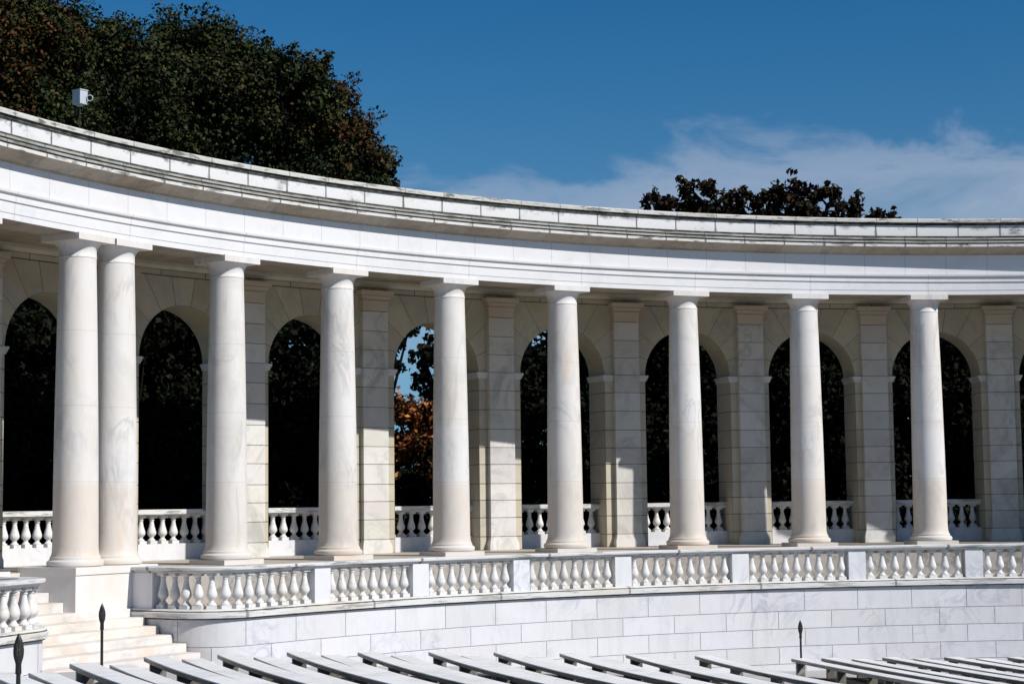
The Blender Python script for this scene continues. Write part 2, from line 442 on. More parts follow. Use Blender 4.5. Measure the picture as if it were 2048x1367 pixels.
def wedge(a0, a1, hb):
    def outer(a):
        c, s = cos(a), sin(a)
        k = min((hb/abs(c)) if abs(c) > 1e-6 else 1e9, ((TOPB-SPR)/s) if s > 1e-6 else 1e9)
        return (k*c, SPR+k*s)
    inn = [(AR*cos(a0+(a1-a0)*k/5), SPR+AR*sin(a0+(a1-a0)*k/5)) for k in range(6)]
    out = [outer(a1)]
    for ac, pt in ((math.atan2(TOPB-SPR, -hb), (-hb, TOPB)), (math.atan2(TOPB-SPR, hb), (hb, TOPB))):
        if a0+1e-4 < ac < a1-1e-4: out.append(pt)
    out.append(outer(a0))
    return inn+out
bays = []
for b in range(len(PIL)-1):
    tc = (PIL[b]+PIL[b+1])/2
    hb = (PIL[b]-PIL[b+1])/2*K
    bays.append((tc, hb))
    m = MB()
    polys = []
    for sgn in (-1, 1):
        for k in range(len(COURSES)-1):
            u0, u1 = sorted((sgn*AR, sgn*hb))
            polys.append([(u0, COURSES[k]), (u1, COURSES[k]), (u1, COURSES[k+1]), (u0, COURSES[k+1])])
    for k in range(9): polys.append(wedge(pi*k/9, pi*(k+1)/9, hb))
    for k in range(3):
        u0, u1 = -hb+2*hb*k/3, -hb+2*hb*(k+1)/3
        polys.append([(u0, TOPB), (u1, TOPB), (u1, 5.66), (u0, 5.66)])
    for p in polys:
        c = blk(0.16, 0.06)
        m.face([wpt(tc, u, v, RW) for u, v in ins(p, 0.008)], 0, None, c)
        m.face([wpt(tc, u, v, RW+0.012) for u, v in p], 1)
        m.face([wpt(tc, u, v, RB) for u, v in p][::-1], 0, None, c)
    # reveal: jambs and the underside of the arch
    line = [(AR, COURSES[k]) for k in range(len(COURSES))]+[(AR*cos(pi*k/36), SPR+AR*sin(pi*k/36)) for k in range(1, 36)]+[(-AR, COURSES[k]) for k in reversed(range(len(COURSES)))]
    for k in range(len(line)-1):
        (u0, v0), (u1, v1) = line[k], line[k+1]
        m.face([wpt(tc, u0, v0, RW+0.0), wpt(tc, u0, v0, RB), wpt(tc, u1, v1, RB), wpt(tc, u1, v1, RW+0.0)], 0, None, blk(0.08, 0.04) if abs(u0) == AR and abs(u1) == AR else (0.93, 0.91, 0.86))
    # dark bed joints carried round the jambs
    for sgn in (-1, 1):
        for v in COURSES[1:-1]:
            ua, ub = sgn*(AR-0.002), sgn*AR
            m.face([wpt(tc, ua, v-0.006, RW), wpt(tc, ua, v-0.006, RB-.01), wpt(tc, ua, v+0.006, RB-.01), wpt(tc, ua, v+0.006, RW)], 1)
    m.build('arch_bay', [M['arcade'], M['joint']], wall)
    for sgn in (-1, 1):                        # impost mouldings
        m = MB()
        for (zz0, zz1, pr) in ((3.755, 3.80, 0.022), (3.80, 3.845, 0.040), (3.845, 3.892, 0.058)):
            a0, a1 = (AR-pr), hb-0.30
            u0, u1 = sorted((sgn*a0, sgn*a1))
            m.box((u0, RW-pr, zz0), (u1, RB-0.003, zz1), fn=lambda u, r, z: wpt(tc, u, z, r))
        m.build('impost', M['pilaster'], wall)
# band on top of the wall
ring_part('wall_band', [(RW-0.03, 5.661), (RW-0.05, 5.70), (RW-0.09, 5.73), (RW-0.09, 5.798), (RB, 5.798), (RB, 5.661)], M['arcade'], parent=wall, t0=73.5, t1=-8.5)
# pilasters
RP, HP = 24.60, 0.318
for th in PIL:
    fn = lambda u, r, z, th=th: wpt(th, u, z, r)
    m = MB()
    cs = [0.21]+COURSES[2:-1]+[SPR, 4.29, 4.70, 5.13]
    for k in range(len(cs)-1):
        m.box((-HP, RP, cs[k]+0.006), (HP, RW-0.001, cs[k+1]-0.006), 0, blk(0.20, 0.06), fn)
        m.box((-HP+0.006, RP+0.01, cs[k]-0.0055), (HP-0.006, RW-0.001, cs[k]+0.0055), 1, fn=fn)
    p = m.build('pilaster', [M['pilaster'], M['joint']], wall)
    m = MB()
    for z0, z1, e in ((5.137, 5.335, 0.0), (5.335, 5.365, 0.028), (5.365, 5.395, 0.008), (5.395, 5.425, 0.03), (5.425, 5.46, 0.052), (5.46, 5.475, 0.035), (5.475, 5.575, 0.098)):
        m.box((-HP-e, RP-e, z0), (HP+e, RW-0.0015, z1-0.0005), 0, (1, 1, 1), fn)
    m.build('pilaster_capital', M['capital'], p).matrix_parent_inverse = Matrix.Identity(4)
    m = MB()
    for z0, z1, e in ((FLOOR, 0.06, 0.055), (0.06, 0.10, 0.045), (0.10, 0.13, 0.035), (0.13, 0.165, 0.022), (0.165, 0.205, 0.010)):
        m.box((-HP-e, RP-e, z0), (HP+e, RW-0.0015, z1-0.0005), 0, (1, 1, 1), fn)
    m.build('pilaster_base', M['pilaster'], p)

# ------------------------------------------------------------------ balusters and balustrades
def baluster_mesh(h, name):
    m = MB()
    b = 0.083
    m.box((-b, -b, 0), (b, b, 0.105*h))
    k = h
    m.lathe([(0.074, 0.105*k), (0.078, 0.125*k), (0.070, 0.15*k), (0.048, 0.185*k), (0.038, 0.225*k), (0.046, 0.255*k), (0.050, 0.27*k), (0.070, 0.30*k), (0.086, 0.345*k), (0.091, 0.395*k), (0.086, 0.455*k),
             (0.072, 0.54*k), (0.056, 0.63*k), (0.047, 0.72*k), (0.040, 0.80*k), (0.039, 0.825*k), (0.050, 0.835*k), (0.051, 0.862*k), (0.040, 0.872*k), (0.044, 0.895*k), (0.062, 0.915*k), (0.068, 0.925*k)], 20)
    c = 0.076
    m.box((-c, -c, 0.926*h), (c, c, h))
    o = m.build(name, M['baluster'], None, 35)
    me = o.data
    bpy.data.objects.remove(o)
    return me
ME_FRONT = baluster_mesh(0.588, 'baluster_tall')
ME_ARCH = baluster_mesh(0.548, 'baluster_arch')
def put(me, name, x, y, z, rz, parent):
    o = bpy.data.objects.new(name, me); COL.objects.link(o)
    o.parent = parent
    L = parent.location
    o.location = (x-L[0], y-L[1], z-L[2]); o.rotation_euler = (0, 0, rz)
    return o
where = {1: 'far left edge arch beside the stairs', 2: 'arch left of the close-set column pair', 3: 'arch right of the close-set column pair', 4: 'arch between third and fourth columns from the left',
         5: 'arch with orange leaves and sky', 6: 'arch next right of the orange-leaf arch', 7: 'second arch right of the orange-leaf arch', 8: 'third arch right of the orange-leaf arch',
         9: 'rightmost full arch behind last column', 10: 'arch cut by the right edge of the view', 0: 'arch beyond the left edge of the view'}
for b, (tc, hb) in enumerate(bays):
    x, y, z = pol(25.2, tc, FLOOR)
    t = thing('arch_balustrade', 'baluster screen at the foot of the '+where[b], 'balustrade', (x, y, z), 0, 'balustrades inside the arches')
    fn = lambda u, r, zz, tc=tc: wpt(tc, u*25.2/RW*0.985, zz, r)
    m = MB(); m.box((-AR+.003, 25.06, FLOOR), (AR-.003, 25.34, 0.232), fn=fn); m.build('base_course', M['wall'], t)
    m = MB()
    m.box((-AR+.003, 25.10, 0.781), (AR-.003, 25.30, 0.815), fn=fn); m.box((-AR+.003, 25.05, 0.815), (AR-.003, 25.35, 0.91), fn=fn)
    m.build('top_rail', M['rail'], t)
    for k in range(8):
        u = -0.91+0.26*k
        px, py, _ = wpt(tc, u, 0, 25.2)
        put(ME_ARCH, 'baluster', px, py, 0.233, rad(tc), t)

# face lines of the two front walls: main arc, rounded end, straight return
RF, RC = 19.25, 0.9
def front_path(main_from, main_to, side):
    """side=+1: rounded end at the left (the long wall); -1: rounded end at the right (the short wall)"""
    pts, s = [], 0.0
    thc = main_to
    c = pol(RF+RC, thc)
    n = (sin(rad(thc)), -cos(rad(thc)))
    tl = (-cos(rad(thc))*side, -sin(rad(thc))*side)
    for k in range(int(abs(main_from-main_to)/0.6)+1):
        N = int(abs(main_from-main_to)/0.6)
        th = main_from+(main_to-main_from)*k/N
        x, y, _ = pol(RF, th)
        pts.append((x, y, sin(rad(th)), -cos(rad(th))))
    for k in range(1, 17):
        a = pi/2*k/16
        nx, ny = n[0]*cos(a)+tl[0]*sin(a), n[1]*cos(a)+tl[1]*sin(a)
        pts.append((c[0]+nx*RC, c[1]+ny*RC, nx, ny))
    for k in range(1, 5):
        d = 1.06*k/4
        pts.append((c[0]+tl[0]*RC-n[0]*d, c[1]+tl[1]*RC-n[1]*d, tl[0], tl[1]))
    out, s = [], 0.0
    for i, p in enumerate(pts):
        if i: s += math.hypot(p[0]-pts[i-1][0], p[1]-pts[i-1][1])
        out.append((*p, s))
    return out
THR = 58.2-deg(RC/(RF+RC))
THL = 69.2+deg(RC/(RF+RC))
PATH_R = front_path(-13.0, THR, 1)
PATH_L = front_path(90.0, THL, -1)
def on_path(path, s):
    for i in range(len(path)-1):
        if path[i+1][4] >= s or i == len(path)-2:
            a, b = path[i], path[i+1]
            f = (s-a[4])/(b[4]-a[4])
            q = [a[k]+(b[k]-a[k])*f for k in range(4)]
            l = math.hypot(q[2], q[3])
            return q[0], q[1], q[2]/l, q[3]/l
def flip(prof, side): return prof if side > 0 else prof
def front_set(path, side, piers, per_gap, lab_wall, lab_bal):
    """retaining wall + ledge + walkway, and the balustrade on it"""
    ctr = pol(RF, 30 if side > 0 else 78, WALK)
    w = thing('retaining_wall', lab_wall, 'wall', ctr)
    # coursed facing with thin open joints
    m = MB()
    zs = [-0.885, -1.331, -1.69, -2.05, -2.40, -2.75, -3.1]
    L = path[-1][4]
    s_of = lambda th: rad(abs(th-(-13.0 if side > 0 else 90.0)))*RF
    for c in range(len(zs)-1):
        ph = s_of(45.42) if c % 2 == 0 else s_of(47.20)
        if side < 0: ph = 0.3+0.6*(c % 2)
        stepb = rad(3.57)*RF
        s = ph-stepb*(int(ph/stepb)+1)
        while s < L:
            a, e = max(0.0, s)+0.005, min(L, s+stepb)-0.005
            if e-a > 0.02:
                col = blk(0.085, 0.03)
                n = max(2, int((e-a)/0.12))
                q = [on_path(path, a+(e-a)*k/n) for k in range(n+1)]
                m.grid([[(x, y, zs[c]-0.005) for x, y, nx, ny in q], [(x, y, zs[c+1]+0.005) for x, y, nx, ny in q]], None, False, col)
            s += stepb
    m.grid([[(p[0]-p[2]*.01, p[1]-p[3]*.01, -0.88) for p in path], [(p[0]-p[2]*.01, p[1]-p[3]*.01, -3.3) for p in path]], [1]*len(path))
    m.build('wall_facing', [M['wall'], M['joint_pale']], w, 30)
    m = MB()
    prof = [(0.004, -0.884), (0.035, -0.884), (0.045, -0.868), (0.075, -0.86), (0.08, -0.775), (0.06, -0.765), (0.055, -0.745), (0.03, -0.72), (-0.40, -0.72), (-0.40, -0.884)]
    sweep(m, path, prof, [1, 1, 1, 0, 0, 1, 0, 0, 0, 0])
    m.build('ledge', [M['ledge'], M['black']], w, 30)
    m = MB()
    a, bq = [], []
    for p in path:
        x, y = p[0]-p[2]*.39, p[1]-p[3]*.39
        th = deg(math.atan2(-(x-CX), y-CY))
        a.append((x, y, WALK-.004)); bq.append(pol(21.24, th, WALK-.004))
    m.grid([a, bq])
    m.build('walkway_floor', M['floor'], w)
    # balustrade
    t = thing('balustrade', lab_bal, 'balustrade', ctr)
    m = MB()
    prof = [(-0.255, -0.131), (-0.045, -0.131), (-0.035, -0.105), (-0.02, -0.10), (0.0, -0.095), (0.03, -0.078), (0.035, -0.04), (0.02, -0.028), (-0.33, -0.028), (-0.335, -0.04), (-0.33, -0.078), (-0.265, -0.10)]
    sweep(m, path, prof, [1, 0, 0, 1, 0, 0, 0, 0, 0, 0, 0, 0])
    m.build('top_rail', [M['rail'], M['black']], t, 30)
    def block(s0, s1, name):
        m = MB()
        q = [on_path(path, s0+(s1-s0)*k/3) for k in range(4)]
        rows = [[(x-nx*o, y-ny*o, z) for o, z in ((0.03, -0.719), (0.03, -0.132), (0.28, -0.132), (0.28, -0.719))] for x, y, nx, ny in q]
        m.grid(rows, None, True)
        m.face(rows[0]); m.face(rows[-1][::-1])
        m.build(name, M['wall'], t)
    spans = []
    for s in piers: block(s-0.19, s+0.19, 'pier')
    block(L-0.50, L-0.03, 'end_pier')
    edges = [0.0]+[x for s in piers for x in (s-0.19, s+0.19)]+[L-0.50]
    for k in range(0, len(edges), 2):
        a, b = edges[k], edges[k+1]
        n = max(1, round((b-a)/per_gap))
        for i in range(n):
            s = a+(b-a)*(i+0.5)/n
            x, y, nx, ny = on_path(path, s)
            put(ME_FRONT, 'baluster', x-nx*.15, y-ny*.15, WALK+.001, math.atan2(ny, nx)+pi/2, t)
    return w, t
PIERS = [-9.6, -1.9, 5.54, 13.21, 21.09, 29.19, 36.34, 43.5, 50.54]
front_set(PATH_R, 1, [rad(p+13.0)*RF for p in PIERS], 0.262,
          'long curved retaining wall of white marble blocks below the front balustrade', 'long curved front balustrade of white balusters in front of the columns')
front_set(PATH_L, -1, [rad(90-76.2)*RF, rad(90-83.5)*RF], 0.262,
          'short rounded wall end at the left edge, below the left balustrade', 'short rounded balustrade end at the left edge, left of the stairs')

# ------------------------------------------------------------------ stylobate, pedestals, stairs
sty = thing('stylobate', 'stained stone platform carrying the columns, seen between the front balusters', 'platform', pol(21.2, 30, WALK))
def sty_seg(t0, t1):
    b = MB()
    sweep(b, ring_path(0, t0, t1), [(-r, z) for r, z in ((21.22, -0.93), (21.22, FLOOR-0.10), (21.17, FLOOR-0.09), (21.16, FLOOR-.002), (21.4, FLOOR), (22.42, FLOOR), (22.42, -0.93))], [0, 0, 0, 1, 1, 0, 0])
    b.build('platform_edge', [M['stylobate'], M['floor']], sty, 30)
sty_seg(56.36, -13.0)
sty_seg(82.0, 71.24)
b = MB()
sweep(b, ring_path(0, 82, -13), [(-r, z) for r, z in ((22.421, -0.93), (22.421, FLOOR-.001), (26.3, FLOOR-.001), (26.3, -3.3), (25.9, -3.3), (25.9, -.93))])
b.build('platform_floor', M['floor'], sty, 30)

def pedestal(t0, t1, label):
    t = thing('pedestal', label, 'pedestal', pol(21.2, (t0+t1)/2, WALK))
    b = MB()
    sweep(b, ring_path(0, t0, t1, 0.4), [(-r, z) for r, z in ((21.20, WALK-.14), (21.20, -0.125), (22.41, -0.125), (22.41, WALK-.14))])
    b.build('block', M['pedestal'], t, 30)
    b = MB()
    sweep(b, ring_path(0, t0+.05*(1 if t0 > t1 else -1), t1, 0.4), [(-r, z) for r, z in ((21.18, -0.1245), (21.18, -0.002), (22.43, -0.002), (22.43, -0.1245))])
    b.build('cap_course', M['pedestal'], t, 30)
pedestal(61.62, 56.4, 'square marble block under the close-set pair of columns beside the stairs')
pedestal(71.2, 65.83, 'marble block across the stairs at the left edge, mostly out of view')

st = thing('stone_staircase', 'broad curved flight of pinkish stone steps between the two balustrade ends', 'stairs', pol(20.3, 63.5, -1.6))
for j in range(8):
    r0 = 21.12-0.303*j; z = WALK-0.135*j
    b = MB()
    sweep(b, ring_path(0, 69.2, 58.26, 0.5), [(-r, zz) for r, zz in ((r0, z-0.134), (r0, z-0.012), (r0+.004, z-0.004), (r0+.014, z), (r0+0.36, z), (r0+0.36, z-0.134))], col=blk(0.07, 0.05))
    b.build('step', M['stair'], st, 30)
for j in range(1, 5):
    r0 = 21.14+0.31*j; z = WALK+0.1575*j
    b = MB()
    sweep(b, ring_path(0, 65.80, 61.64, 0.5), [(-r, zz) for r, zz in ((r0, z-0.157), (r0, z-.004), (r0+.004, z-(0.001 if j < 4 else .004)), (22.40, z-(0.001 if j < 4 else .004)), (22.40, z-0.157))], col=blk(0.07, 0.05))
    b.build('step', M['stair'], st, 30)

# ------------------------------------------------------------------ benches
def bench(name_lab, S0, rho, z, r_end, w, length, grp):
    sx, sy = S0
    # far end where the aisle along the wall begins
    best = None
    for k in range(0, 9000):
        b = rad(150)+rad(70)*k/9000
        x, y = sx+rho*cos(b), sy+rho*sin(b)
        if math.hypot(x-CX, y-CY) < r_end: best = b; break
    b0, b1 = best, best+length/rho
    loc = (sx+rho*cos(b0), sy+rho*sin(b0), floor_z(sx+rho*cos(b0), sy+rho*sin(b0)))
    t = thing('stone_bench', name_lab, 'bench', loc, 0, grp)
    n = 26
    prof = [(rho, -0.012), (rho-.008, 0), (rho-w, 0), (rho-w, -0.07), (rho-.02, -0.07), (rho-.004, -0.062)]
    m = MB()
    rows = [[(sx+q*cos(b0+(b1-b0)*k/n), sy+q*sin(b0+(b1-b0)*k/n), z+dz) for q, dz in prof] for k in range(n+1)]
    m.grid(rows, [0, 0, 1, 1, 1, 1], True, uvs=[[(length*k/n+rho*7.3, 0)]*6 for k in range(n+1)])
    m.face(rows[0], 1); m.face(rows[-1][::-1], 1)
    m.build('seat', [M['bench'], M['bench_edge']], t, 30)
    s = 0.10
    first = True
    while s < length-0.1:
        m = MB()
        def fn(a, q, zz): 
            bb = b0+a/rho
            return (sx+q*cos(bb), sy+q*sin(bb), zz)
        bb = b0+s/rho
        zf = min(floor_z(sx+(rho-.03)*cos(bb), sy+(rho-.03)*sin(bb)), floor_z(sx+(rho-w)*cos(bb), sy+(rho-w)*sin(bb)))
        m.box((s-.035, rho-w+.03, zf-0.02), (s+.035, rho-.07, z-.0705), fn=fn)
        m.build('support', M['bench_leg'], t)
        s += 1.9
ordn = ['first', 'second', 'third', 'fourth', 'fifth', 'sixth', 'seventh', 'eighth', 'ninth', 'tenth', 'eleventh', 'twelfth', 'thirteenth', 'fourteenth', 'fifteenth', 'sixteenth', 'seventeenth', 'eighteenth', 'nineteenth', 'twentieth', 'twenty-first', 'twenty-second']
GL, GR = 'benches of the left seating block', 'benches of the right seating block'
RHO = [47.88, 46.58, 45.36, 44.09, 42.83, 41.49, 40.10, 38.78, 37.41, 36.01, 34.53]
ZK = [-0.89, -0.997, -1.083, -1.203, -1.305, -1.435, -1.55, -1.656, -1.773, -1.881, -1.986]
n = 0
for k in range(len(RHO)):
    lab = 'long white stone bench, %s from the left in the left seating block' % ordn[n]
    bench(lab, (SX, SY), RHO[k], ZK[k], 17.6, 0.32, 8.5, GL); n += 1
    if k < len(RHO)-1:
        lab = 'long white stone bench, %s from the left in the left seating block' % ordn[n]
        bench(lab, (SX, SY), RHO[k]-0.65, ZK[k]-0.112, 17.6, 0.30, 8.5, GL); n += 1
for k in range(12):
    rho = 60.59-0.66*k
    z = -2.135-0.0165*k-(0.03 if k % 2 == 0 and k else 0.0)
    place = ', by slim marker post' if k == 0 else ''
    bench('white stone bench, %s from the left in the right block%s' % (ordn[k], place), (64.3831, 49.9758), rho, z, 17.6, 0.27, 9.0, GR)

# ------------------------------------------------------------------ section marker posts
def post(x, y, h, label, rz):
    z = floor_z(x, y)
    t = thing('marker_post', label, 'post', (x, y, z), 0, 'black section marker posts')
    m = MB(); m.lathe([(0.11, 0), (0.11, 0.015), (0.06, 0.03), (0.026, 0.05), (0.0205, 0.08), (0.0205, h-0.42), (0.0195, h-0.35)], 14)
    m.build('pole', M['iron'], t, 40, True)
    m = MB(); m.lathe([(0.020, h-0.36), (0.028, h-0.355), (0.026, h-0.27), (0.030, h-0.262), (0.030, h-0.25), (0.02, h-0.245)], 14)
    m.build('collar', M['iron'], t, 40, True)
    m = MB()                                     # pointed oval plate with a raised rim
    rows = []
    N = 18
    for k in range(N+1):
        f = k/N
        zz = h-0.285+0.285*f
        hw = 0.047*(sin(pi*min(1, (f*0.96+0.04))**0.9))**0.75 if 0 < f < 1 else 0.006
        hw = max(hw, 0.006); th = 0.018*min(1, hw/0.03)+0.003
        ring = []
        for q in range(12):
            a = 2*pi*q/12
            xx, yy = hw*cos(a), th*sin(a)
            ring.append((xx*cos(rz)-yy*sin(rz), xx*sin(rz)+yy*cos(rz), zz))
        rows.append(ring)
    m.grid(rows, None, True)
    p = m.build('oval_plate', M['iron'], t, 50, True)
    m = MB()                                     # the small raised character strip on the plate
    for (x0, z0, x1, z1) in ((-0.016, -0.20, -0.009, -0.09), (0.009, -0.20, 0.016, -0.09), (-0.009, -0.15, 0.009, -0.138)):
        P = [(x0, -0.0215, h+z0), (x1, -0.0215, h+z0), (x1, -0.0215, h+z1), (x0, -0.0215, h+z1)]
        m.face([(a*cos(rz)-b*sin(rz), a*sin(rz)+b*cos(rz), c) for a, b, c in P])
    m.build('raised_mark', M['bronze'], p, None, True)
post(-4.43, 16.5, 1.08, 'black marker post with oval head nearest the viewer, at the left edge', 0.25)
post(-5.70, 25.5, 1.10, 'black marker post with oval head standing in front of the steps', 0.2)
post(5.61, 36.45, 1.13, 'slim black marker post in front of the long wall, beside right benches', -0.1)

# ------------------------------------------------------------------ small housing on a roof pole
p0 = at(160, 196, 33.2)
cam = thing('lamp_housing', 'small pale metal box on a thin roof pole in front of the left trees', 'lamp', (p0[0], p0[1], 6.78))
m = MB(); m.lathe([(0.012, 0), (0.012, p0[2]-6.78-0.2), (0.011, p0[2]-6.78-0.15)], 8); m.build('pole', M['iron'], cam, 40, True)
hz = p0[2]-6.78
def rot(P, a): return (P[0]*cos(a)-P[1]*sin(a), P[0]*sin(a)+P[1]*cos(a), P[2])
m = MB()
A = rad(-36)
m.box((-0.105, -0.09, hz-0.125), (0.105, 0.09, hz+0.125), fn=lambda x, y, z: rot((x, y, z), A))
m.box((-0.115, -0.10, hz+0.126), (0.115, 0.10, hz+0.145), fn=lambda x, y, z: rot((x, y, z), A))
m.box((-0.04, -0.04, hz-0.16), (0.04, 0.04, hz-0.126), fn=lambda x, y, z: rot((x, y, z), A))
m.build('housing', M['box'], cam, None, True)
m = MB()
rows = []
for k in range(13):
    a = 2*pi*k/12
    rows.append([(0.185+(0.055+0.011*cos(q*pi/3))*cos(a), -0.02+0.011*sin(q*pi/3), hz-0.01+(0.055+0.011*cos(q*pi/3))*sin(a)) for q in range(6)])
m.grid(rows, None, True)
m.build('ring_bracket', M['box'], cam, 60, True)

# ------------------------------------------------------------------ trees
PAL = {
 'green': [((0.022, 0.032, 0.012), 5), ((0.035, 0.048, 0.016), 3), ((0.055, 0.062, 0.022), 1), ((0.014, 0.02, 0.010), 4)],
 'olive': [((0.027, 0.034, 0.012), 5), ((0.045, 0.046, 0.016), 3), ((0.06, 0.038, 0.015), 1), ((0.014, 0.018, 0.008), 4)],
 'rust': [((0.070, 0.034, 0.014), 3), ((0.10, 0.042, 0.016), 1), ((0.042, 0.028, 0.011), 3), ((0.026, 0.030, 0.011), 4)],
 'copper': [((0.020, 0.013, 0.008), 5), ((0.032, 0.019, 0.010), 3), ((0.012, 0.011, 0.007), 4), ((0.055, 0.026, 0.013), 2), ((0.022, 0.022, 0.009), 2)],
 'orange': [((0.30, 0.10, 0.025), 4), ((0.40, 0.17, 0.045), 2), ((0.15, 0.052, 0.02), 4), ((0.035, 0.022, 0.012), 4)],
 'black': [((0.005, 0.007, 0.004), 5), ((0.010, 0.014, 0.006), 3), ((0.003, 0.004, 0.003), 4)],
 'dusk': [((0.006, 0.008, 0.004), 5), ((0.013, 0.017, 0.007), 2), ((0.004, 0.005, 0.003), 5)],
}
def leaves(name, clumps, size, parent):
    """clumps: list of (centre, radius, count, palette); every leaf is a small bent blade"""
    C_, N_, P_ = [], [], []
    for c, r, cnt, pal in clumps:
        d = rng.normal(size=(cnt, 3)); d /= np.linalg.norm(d, axis=1)[:, None]
        rr = r*np.power(rng.random(cnt), 0.45)[:, None]
        C_.append(np.array(c)+d*rr*np.array([1, 1, 0.85]))
        nn = d*0.7+rng.normal(size=(cnt, 3))*0.7+np.array([0, 0, 0.35])
        N_.append(nn/np.linalg.norm(nn, axis=1)[:, None])
        cols = np.array([q[0] for q in PAL[pal]]); w = np.array([q[1] for q in PAL[pal]], float); w /= w.sum()
        base = cols[rng.choice(len(cols), cnt, p=w)]
        P_.append(base*(0.75+0.5*rng.random((cnt, 1)))*(0.85+0.3*rng.random()))
    C_, N_, P_ = np.concatenate(C_), np.concatenate(N_), np.concatenate(P_)
    n = len(C_)
    a = np.cross(N_, rng.normal(size=(n, 3))); a /= np.linalg.norm(a, axis=1)[:, None]
    b = np.cross(N_, a)
    sz = size*(0.6+0.8*rng.random((n, 1)))
    V = np.empty((n, 4, 3))
    V[:, 0] = C_-a*sz*0.5
    V[:, 1] = C_+b*sz*0.30+N_*sz*0.06
    V[:, 2] = C_+a*sz*0.5-N_*sz*0.10
    V[:, 3] = C_-b*sz*0.30+N_*sz*0.06
    V -= np.array(parent.location)
    me = bpy.data.meshes.new(name)
    me.vertices.add(n*4); me.vertices.foreach_set('co', V.reshape(-1))
    me.loops.add(n*4); me.loops.foreach_set('vertex_index', np.arange(n*4, dtype=np.int32))
    me.polygons.add(n); me.polygons.foreach_set('loop_start', np.arange(n, dtype=np.int32)*4)
    me.materials.append(M['leaf'])
    ca = me.color_attributes.new('leaf', 'FLOAT_COLOR', 'POINT')
    rgba = np.ones((n, 4, 4)); rgba[:, :, :3] = P_[:, None, :]
    ca.data.foreach_set('color', rgba.reshape(-1))
    me.update(); me.validate()
    o = bpy.data.objects.new(name, me); COL.objects.link(o); o.parent = parent
    return o

def tree(name, label, base, lobes, size, group=None, trunk_r=0.28, sub=26, dens=1.0):
    """lobes: (centre, (rx, ry, rz), leaves, palette, edge palette)"""
    t = thing(name, label, 'tree', base, 0, group)
    clumps, tips = [], []
    for c, rad3, cnt, pal, epal in lobes:
        c = np.array(c); rad3 = np.array(rad3)
        for k in range(sub):
            d = rng.normal(size=3); d /= np.linalg.norm(d)
            f = 0.45+0.55*rng.random()**0.5
            p = c+d*rad3*f
            r = float(np.mean(rad3))*(0.26+0.22*rng.random())
            outer = f > 0.78 and rng.random() < 0.7
            clumps.append((p, r, max(4, int(cnt*dens/sub)), epal if outer else pal))
            if f > 0.8 and rng.random() < 0.5:      # sprays that break the outline
                clumps.append((p+d*r*0.9+np.array([0, 0, 0.12]), r*0.55, max(3, int(cnt*dens/sub/5)), epal))
            if k % 5 == 0: tips.append((c, p))
    leaves('crown', clumps, size, t)
    m = MB()
    b = Vector(base)
    lo = min(l[0][2] for l in lobes)
    fork = Vector((b.x, b.y, max(b.z+1.5, min(lo, b.z+4.0))))
    m.tube(b, b+(fork-b)*0.5+Vector((0.05, 0, 0)), trunk_r*1.2, trunk_r*0.95, 9)
    m.tube(b+(fork-b)*0.5+Vector((0.05, 0, 0)), fork, trunk_r*0.95, trunk_r*0.8, 9)
    for c, rad3, *_ in lobes:
        q = Vector(c)
        mid = fork.lerp(q, 0.5)+Vector((0, 0, 0.3))
        m.tube(fork, mid, trunk_r*0.55, trunk_r*0.35, 6); m.tube(mid, q, trunk_r*0.35, trunk_r*0.18, 6)
    for c, p in tips: m.tube(Vector(c), Vector(p), trunk_r*0.14, trunk_r*0.05, 4)
    m.build('trunk', M['bark'], t, 50)
    return t
G = -3.4
mpp = lambda y: y/F_PX
def lobe(px, py, rpx, y, cnt, pal, epal=None, sq=1.0, depth=1.0):
    r = rpx*mpp(y)
    return (at(px, py, y), (r, r*depth, r*sq), cnt, pal, epal or pal)
Y1 = 54.0
b1 = at(330, 600, Y1+1)
tree('broadleaf_tree', 'huge dark green tree rising above the left end of the roof', (b1.x, b1.y, G), [
    lobe(175, 175, 120, Y1, 14000, 'green', 'olive'), lobe(170, 100, 80, Y1, 7000, 'green', 'olive'), lobe(285, 165, 125, Y1+1, 14000, 'green', 'olive'), lobe(400, 150, 95, Y1, 12000, 'green', 'olive'),
    lobe(490, 190, 105, Y1, 13000, 'green', 'olive'), lobe(575, 200, 95, Y1-1, 12000, 'green', 'olive'), lobe(640, 265, 95, Y1, 11000, 'olive', 'rust'),
    lobe(690, 330, 80, Y1, 9000, 'olive', 'rust'), lobe(735, 370, 50, Y1, 5000, 'green', 'olive'), lobe(250, 310, 170, Y1, 20000, 'green', 'black'),
    lobe(480, 340, 170, Y1+.5, 20000, 'green', 'black'), lobe(620, 390, 115, Y1, 12000, 'green', 'green'), lobe(400, 250, 130, Y1-1.0, 13000, 'green', 'olive'), lobe(330, 480, 160, Y1, 7000, 'green'), lobe(560, 480, 150, Y1, 7000, 'green')],
    0.135, None, 0.42, 60, 1.25)
Y2 = 50.0
b2 = at(-60, 600, Y2)
tree('broadleaf_tree', 'reddish brown tree at the top left corner, left of the big green tree', (b2.x, b2.y, G), [
    lobe(-10, 80, 115, Y2, 15000, 'rust', 'rust'), lobe(70, 60, 75, Y2, 9000, 'olive', 'rust'), lobe(-90, 40, 120, Y2, 7000, 'rust'), lobe(30, 200, 130, Y2+1, 16000, 'olive', 'rust'),
    lobe(110, 110, 75, Y2+1.0, 8000, 'olive', 'green'), lobe(-70, 240, 150, Y2+1, 8000, 'green', 'olive'), lobe(100, 290, 130, Y2+1, 13000, 'green')], 0.13, None, 0.36, 54, 1.2)
Y3 = 55.0
b3 = at(1530, 700, Y3)
